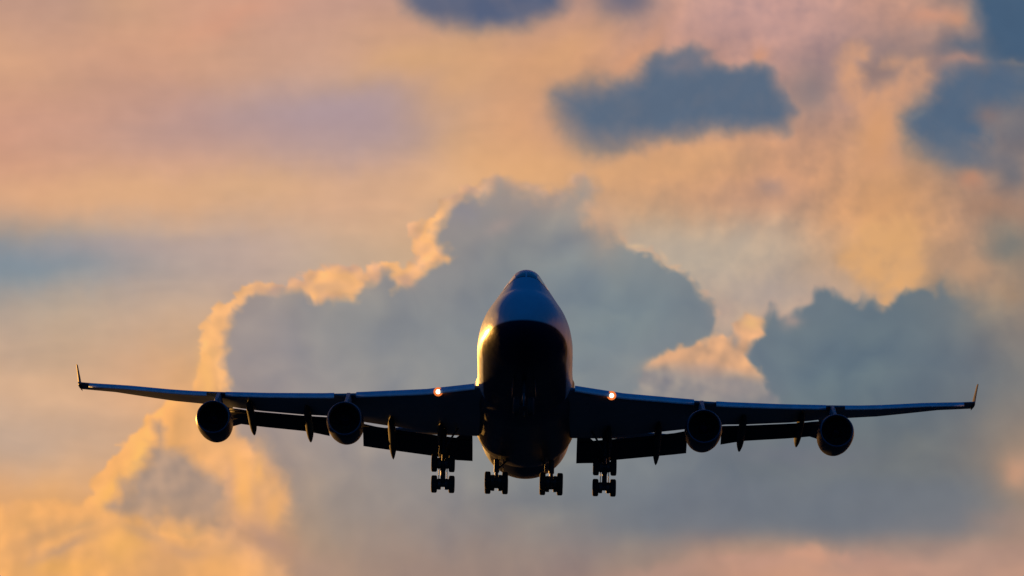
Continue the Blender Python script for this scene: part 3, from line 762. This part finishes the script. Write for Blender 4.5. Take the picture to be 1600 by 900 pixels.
def side(sg):
    mx = lambda v: Vector((v[0] * sg, v[1], v[2]))
    w = MB()
    st = [2.2, 3, 4, 5, 6.5, 8, 9.5, 11, 12.5, 14, 15.5, 17, 18.5, 20, 20.6, 20.75, 22, 23.5, 25, 26.5, 28, 29.5, 31, 31.8, 32.1]
    w.rings([[mx(v) for v in aerofoil(s)] for s in st])
    wing = w.build('wing', M_wing, root, autosmooth=40)
    # drooped leading edge panels
    for (s0, s1) in ((3.3, 11.4), (12.95, 20.8), (22.2, 31.2)):
        k = MB(); rr = []
        n = 10
        for i in range(n + 1):
            s = s0 + (s1 - s0) * i / n; a = le(s); q = ip(s, [4, 12, 32], [1.12, 1.0, .72])
            prof = [(.22,.03),(-.05,.035),(-.24,-.005),(-.38,-.09),(-.47,-.20),(-.50,-.32),(-.46,-.42),(-.41,-.40),(-.42,-.31),(-.38,-.21),(-.30,-.13),(-.18,-.07),(0,-.05),(.2,-.06)]
            rr.append([mx(a + Vector((0, p * q, z * q - .06))) for p, z in prof])
        k.rings(rr); k.build('leading_edge_flap', M_slat, wing, autosmooth=50)
    # trailing edge flaps, three elements each
    FBs = [3.5,4.74,6.45,11.4,13.96,15.5,18.8,20.4]; FBz = [-3.04,-2.97,-2.65,-1.84,-1.10,-.75,-.30,-.02]
    for (s0, s1) in ((3.62, 11.35), (13.75, 21.05)):
        k = MB(); n = 8
        A = []
        for s in sorted([s0 + (s1 - s0) * i / n for i in range(n + 1)] + ([4.5, 4.75] if s0 < 4 else [])):
            t = te(s); p0 = t + Vector((0, .02, -ip(s, [3.6, 4.5, 4.75, 11, 11.4, 13.7, 21], [.03, .05, .28, .28, .20, .18, .18]))); p1 = Vector((s, t.y + ip(s, [3, 11, 14, 20], [3.6, 3.2, 2.8, 2.4]), ip(s, FBs, FBz)))
            A.append((p0, p1))
        for (u0, u1, th) in ((0, .26, .16), (.22, .74, .24), (.70, 1.0, .12)):
            rr = []
            for p0, p1 in A:
                d = p1 - p0; nrm = Vector((0, -d.z, d.y)).normalized()      # up and aft
                bow = lambda u: nrm * (.30 * math.sin(math.pi * u))
                ring = []
                for x in (0, .05, .2, .5, .8, 1): 
                    u = u0 + (u1 - u0) * x
                    ring.append(mx(p0 + d * u + bow(u) + nrm * th * (.5 if x == 0 else (.9 - .85 * x) * min(1, .55 + x * 4)) - nrm * .1 * (u0 > 0)))
                for x in (1, .8, .5, .2, .05):
                    u = u0 + (u1 - u0) * x
                    ring.append(mx(p0 + d * u + bow(u) - nrm * .03 - nrm * .1 * (u0 > 0)))
                rr.append(ring)
            k.rings(rr)
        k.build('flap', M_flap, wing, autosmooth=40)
    # flap track fairings
    for (s, y1, z1, rad) in ((19.2, 43.7, -.86, .26), (15.1, 42.05, -1.57, .27), (9.2, 40.5, -2.92, .27), (5.75, 39.9, -3.3, .28)):
        t = te(s)
        lowz = t.z - .25
        k = MB()
        P = [Vector((s, t.y - 4.6, lowz + .1)), Vector((s, t.y - 4.1, lowz - .03)), Vector((s, t.y - 2.8, lowz - .16)), Vector((s, t.y - 1.2, lowz - .26)), Vector((s, t.y + .1, lowz - .42))]
        e = Vector((s, y1, z1)); m_ = P[-1]
        P += [m_.lerp(e, .35) + Vector((0, 0, .07)), m_.lerp(e, .65) + Vector((0, 0, .05)), m_.lerp(e, .88), e]
        rd = [.04, .16, .25, rad, rad * 1.03, rad, rad * .8, rad * .42, .03]
        rr = []
        for p, r_ in zip(P, rd):
            rr.append([mx(p + Vector((math.cos(6.2832 * q / 16) * r_, 0, math.sin(6.2832 * q / 16) * r_ * 1.45))) for q in range(16)])
        k.rings(rr); k.build('flap_track_fairing', M_flap, wing, autosmooth=60)
    # winglet
    k = MB(); rr = []
    for (u, y0, c) in ((0, 46.0, 2.7), (.06, 46.2, 2.5), (.5, 47.7, 1.9), (1, 49.2, 1.25)):
        x = 32.05 + .58 * u + (.0 if u else 0); z = 3.0 + 2.02 * u - (.0 if u else .06)
        th = .20 * (1 - .5 * u)
        rr.append([mx((x + o * th, y0 + c * q, z)) for q, o in ((0, 0), (.15, .5), (.5, .5), (1, 0), (.5, -.5), (.15, -.5))])
    k.rings(rr); k.build('winglet', M_tip, wing)
    # landing lamp in the wing root
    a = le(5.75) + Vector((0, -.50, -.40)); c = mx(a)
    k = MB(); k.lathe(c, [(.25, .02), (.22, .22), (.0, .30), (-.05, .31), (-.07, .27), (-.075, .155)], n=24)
    lh = k.build('landing_light', M_halo, wing)
    k = MB(); k.lathe(c, [(-.07, .16), (-.13, .125), (-.16, .07), (-.17, .003)], n=24)
    # the bright bulb is part of the lamp mesh
    k.build('lamp_bulb_tmp', M_lamp, wing)
    bl = bpy.data.objects['lamp_bulb_tmp']
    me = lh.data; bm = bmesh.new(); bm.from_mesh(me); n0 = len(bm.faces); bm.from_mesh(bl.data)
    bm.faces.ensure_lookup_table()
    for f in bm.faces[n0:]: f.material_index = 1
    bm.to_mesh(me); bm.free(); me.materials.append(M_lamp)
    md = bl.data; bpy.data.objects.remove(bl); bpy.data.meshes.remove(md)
    # engines
    for (s, y, z) in ENG:
        k = MB()
        k.lathe(mx((s, y, z)), [(.10, 1.155), (.35, 1.20), (.8, 1.235), (1.4, 1.245), (2.2, 1.23), (3.2, 1.17), (4.1, 1.06), (4.75, .93), (4.73, .89), (3.9, .93), (3.0, .95)], n=56)
        en = k.build('engine', M_navy, root, autosmooth=50)
        k = MB(); k.lathe(mx((s, y, z)), [(.35, 1.0), (.12, 1.01), (.03, 1.03), (-.03, 1.06), (-.045, 1.09), (-.02, 1.12), (.03, 1.14), (.10, 1.155)], n=56)
        k.build('inlet_lip', M_lip, en)
        k = MB(); k.lathe(mx((s, y, z)), [(.35, 1.0), (.8, 1.02), (1.15, 1.03), (1.5, 1.03), (1.5, .02)], n=48)
        k.build('inlet_duct', M_dark, en, autosmooth=30)
        k = MB()
        for q in range(33):
            t = 6.2832 * q / 33; rr = []
            for j in range(5):
                r_ = .34 + (1.005 - .34) * j / 4; tw = R(20 + 42 * j / 4); ch = .10 + .03 * j
                er = Vector((math.cos(t), 0, math.sin(t))); et = Vector((-math.sin(t), 0, math.cos(t)))
                d = et * math.sin(tw) * ch + Vector((0, 1, 0)) * math.cos(tw) * ch
                c0 = mx((s, y + 1.22, z)) + er * r_
                nn = d.cross(er).normalized() * .006
                rr.append([c0 - d - nn, c0 + d - nn, c0 + d + nn, c0 - d + nn])
            k.rings(rr)
        k.build('fan', M_blade, en, smooth=False)
        k = MB(); k.lathe(mx((s, y + 1.22, z)), [(-.62, .004), (-.55, .06), (-.4, .15), (-.2, .26), (0, .34), (.2, .345)], n=28)
        k.build('spinner', M_navy, en)
        k = MB(); k.lathe(mx((s, y, z)), [(3.2, .8), (4.2, .78), (5.2, .66), (6.1, .5), (6.08, .46), (5.4, .46)], n=32); k.build('exhaust_nozzle', M_core, en)
        k = MB(); k.lathe(mx((s, y, z)), [(5.4, .36), (6.1, .3), (6.8, .14), (7.1, .01)], n=24); k.build('exhaust_cone', M_core, en)
        # pylon, from the cowl crown back under the wing
        a = le(s)
        k = MB(); rr = []
        for (yy, zt, zb_, hw) in ((y + 1.0, z + 1.22, z + 1.1, .03), (y + 1.5, z + 1.40, z + 1.0, .12), (y + 2.6, z + 1.78, z + .8, .20), (a.y - .35, a.z - .12, z + .55, .23), (a.y + .6, a.z - .05, z + .55, .23), (a.y + 2.2, a.z - .3, z + .9, .2), (a.y + 4.0, a.z - .45, a.z - 1.0, .05)):
            rr.append([mx((s + hw * px_, yy, zb_ + (zt - zb_) * pz)) for px_, pz in ((-.7, 0), (-1, .3), (-1, .75), (-.5, 1), (.5, 1), (1, .75), (1, .3), (.7, 0))])
        k.rings(rr); k.build('pylon', M_wing, en, autosmooth=50)
        # vortex strake on the cowl shoulder
        for q in (-1, 1):
            t = R(90 - q * 42); er = Vector((math.cos(t), 0, math.sin(t))); nn = Vector((-math.sin(t), 0, math.cos(t))) * .012
            c0 = mx((s, y, z))
            k = MB(); k.rings([[c0 + er * 1.2 + Vector((0, 1.3, 0)) + nn * o, c0 + er * 1.2 + Vector((0, 2.4, 0)) + nn * o, c0 + er * 1.44 + Vector((0, 2.4, 0)) + nn * o, c0 + er * 1.38 + Vector((0, 1.9, 0)) + nn * o] for o in (-1, 1)])
            k.build('strake', M_seal, en, smooth=False)
    # tailplane
    k = MB(); rr = []
    for (s, y0, c, z) in ((.8, 55.6, 9.0, 2.5), (2.5, 57.2, 8.0, 2.65), (6.5, 61.0, 5.6, 3.1), (10.8, 65.0, 2.9, 3.6), (11.1, 65.6, 2.2, 3.65)):
        rr.append([mx((s, y0 + c * x, z + o * c * .08 + c * x * .07)) for x, o in ((0, 0), (.03, .2), (.12, .38), (.35, .5), (.7, .3), (1, .02), (1, -.02), (.7, -.3), (.35, -.5), (.12, -.38), (.03, -.2))])
    k.rings(rr); k.build('tailplane', M_wing, root, autosmooth=50)

for sg in (-1, 1): side(sg)

# fin
k = MB(); rr = []
for (z, y0, c) in ((2.6, 52.5, 13.2), (4.2, 54.6, 11.6), (8.0, 58.8, 8.6), (12.0, 63.2, 5.2), (12.5, 63.9, 4.5)):
    rr.append([(o * c * .1, y0 + c * x, z) for x, o in ((0, 0), (.03, .22), (.12, .4), (.35, .5), (.7, .3), (1, .02), (1, -.02), (.7, -.3), (.35, -.5), (.12, -.4), (.03, -.22))])
k.rings(rr); k.build('tail_fin', M_navy, root, autosmooth=50)

# ---------------------------------------------------------------- landing gear
def wheel(name, c, parent, r=.61, w=.42):
    k = MB(); h = w / 2
    k.lathe(c, [(-h * .8, r * .52), (-h * .96, r * .6), (-h, r * .72), (-h * .93, r * .88), (-h * .7, r * .97), (-h * .35, r * .995), (-h * .33, r * .985), (-h * .02, r * .985), (0, r), (h * .02, r * .985), (h * .33, r * .985), (h * .35, r * .995), (h * .7, r * .97), (h * .93, r * .88), (h, r * .72), (h * .96, r * .6), (h * .8, r * .52)], axis='x', n=36)
    t = k.build(name, M_tyre, parent, autosmooth=50)
    k = MB(); k.lathe(c, [(-h * .72, .003), (-h * .72, .1), (-h * .5, .16), (-h * .55, r * .42), (-h * .82, r * .525), (h * .82, r * .525), (h * .55, r * .42), (h * .5, .16), (h * .72, .1), (h * .72, .003)], axis='x', n=28)
    # hub joined as second material of the wheel mesh
    hub = k.build('hub_tmp', M_hub, parent)
    bm = bmesh.new(); bm.from_mesh(t.data); n0 = len(bm.faces); bm.from_mesh(hub.data); bm.faces.ensure_lookup_table()
    for f in bm.faces[n0:]: f.material_index = 1
    bm.to_mesh(t.data); bm.free(); t.data.materials.append(M_hub)
    md = hub.data; bpy.data.objects.remove(hub); bpy.data.meshes.remove(md)
    return t

def bogie(x, top, front, rear, door):
    """x, attachment (y, z), front and rear axle (y, z)"""
    mid = ((front[0] + rear[0]) / 2, (front[1] + rear[1]) / 2)
    k = MB()
    k.tube([(x, top[0], top[1]), (x, mid[0] + (top[0] - mid[0]) * .45, mid[1] + (top[1] - mid[1]) * .45)], .19, 18)
    strut = k.build('landing_gear', M_gear, root)
    k = MB(); k.tube([(x, mid[0] + (top[0] - mid[0]) * .5, mid[1] + (top[1] - mid[1]) * .5), (x, mid[0], mid[1])], .125, 16); k.build('oleo', M_chrome, strut)
    k = MB()
    f = Vector((x, front[0], front[1])); r_ = Vector((x, rear[0], rear[1])); d = (r_ - f).normalized() * .12
    m0 = Vector((x, mid[0], mid[1]))
    k.tube([f - d, r_ + d], .17, 14)
    k.tube([f + Vector((-.58, 0, 0)), f + Vector((.58, 0, 0))], .085, 12)
    k.tube([r_ + Vector((-.58, 0, 0)), r_ + Vector((.58, 0, 0))], .085, 12)
    for o in (-.2, .2): k.tube([f + Vector((o, .05, .12)), Vector((x + o * .6, mid[0] + .1, mid[1] + .55))], .035, 8)
    for a_ in (f, r_):
        k.lathe(a_, [(-.40, .05), (-.40, .36), (-.30, .39), (-.14, .38), (-.12, .20), (.12, .20), (.14, .38), (.30, .39), (.40, .36), (.40, .05)], axis='x', n=20)
    k.tube([m0 + Vector((-.16, -.1, .5)), m0 + Vector((-.16, -.32, .25)), m0 + Vector((-.05, -.1, .05))], .05, 8)
    k.tube([m0 + Vector((.16, -.1, .5)), m0 + Vector((.16, -.32, .25)), m0 + Vector((.05, -.1, .05))], .05, 8)
    for o in (-.28, .28): k.tube([f + Vector((o, 0, -.1)), r_ + Vector((o, 0, -.1))], .03, 8)
    k.build('bogie_beam', M_gear, strut)
    k = MB()
    m_ = Vector((x, mid[0], mid[1])); t_ = Vector((x, top[0], top[1]))
    k.tube([m_.lerp(t_, .42) + Vector((.0, .1, 0)), m_.lerp(t_, .25) + Vector((0, .45, 0)), m_ + Vector((0, .12, .12))], .045, 8)
    sgn = 1 if x > 0 else -1
    k.tube([m_.lerp(t_, .55), t_ + Vector((-sgn * .95, -.3, .1))], .07, 10)
    k.tube([m_.lerp(t_, .62), t_ + Vector((-sgn * .1, 1.5, .1))], .07, 10)
    k.build('brace', M_gear, strut)
    for a in (front, rear):
        for o in (-1, 1): wheel('wheel', (x + o * .60, a[0], a[1]), strut)
    if door:
        k = MB(); k.box(door[0], door[1], Euler(door[2]) if len(door) > 2 else None, .02); k.build('gear_door', M_navy if door[1][0] < .2 else M_wing, strut, smooth=False)
    return strut
for sg in (-1, 1):
    bogie(5.53 * sg, (33.6, -2.0), (32.6, -4.50), (33.5, -5.80), ((5.48 * sg + .32 * sg, 33.7, -3.0), (.05, 1.3, 1.5), (0, R(-4 * sg), 0)))
    bogie(1.90 * sg, (36.9, -3.4), (36.05, -5.02), (37.52, -5.14), ((1.86 * sg - .42 * sg, 37.0, -3.75), (.05, 1.6, .7)))
# nose gear
k = MB(); k.tube([(0, 8.3, -2.9), (0, 8.05, -4.1)], .15, 16); k.tube([(0, 8.2, -3.5), (0, 9.9, -3.0)], .07, 10)
ng = k.build('nose_gear', M_gear, root)
k = MB(); k.tube([(0, 8.06, -4.0), (0, 7.95, -4.95)], .095, 14); k.build('oleo', M_chrome, ng)
k = MB(); k.tube([(-.4, 7.95, -4.95), (.4, 7.95, -4.95)], .08, 12); k.build('axle', M_gear, ng)
for o in (-1, 1): wheel('wheel', (o * .46, 7.95, -4.95), ng, .6, .40)
for o in (-1, 1):
    k = MB(); k.box((o * .72, 8.7, -3.62), (.04, 2.2, .95), Euler((0, R(-8 * o), 0)), .012); k.build('gear_door', M_navy, ng, smooth=False)
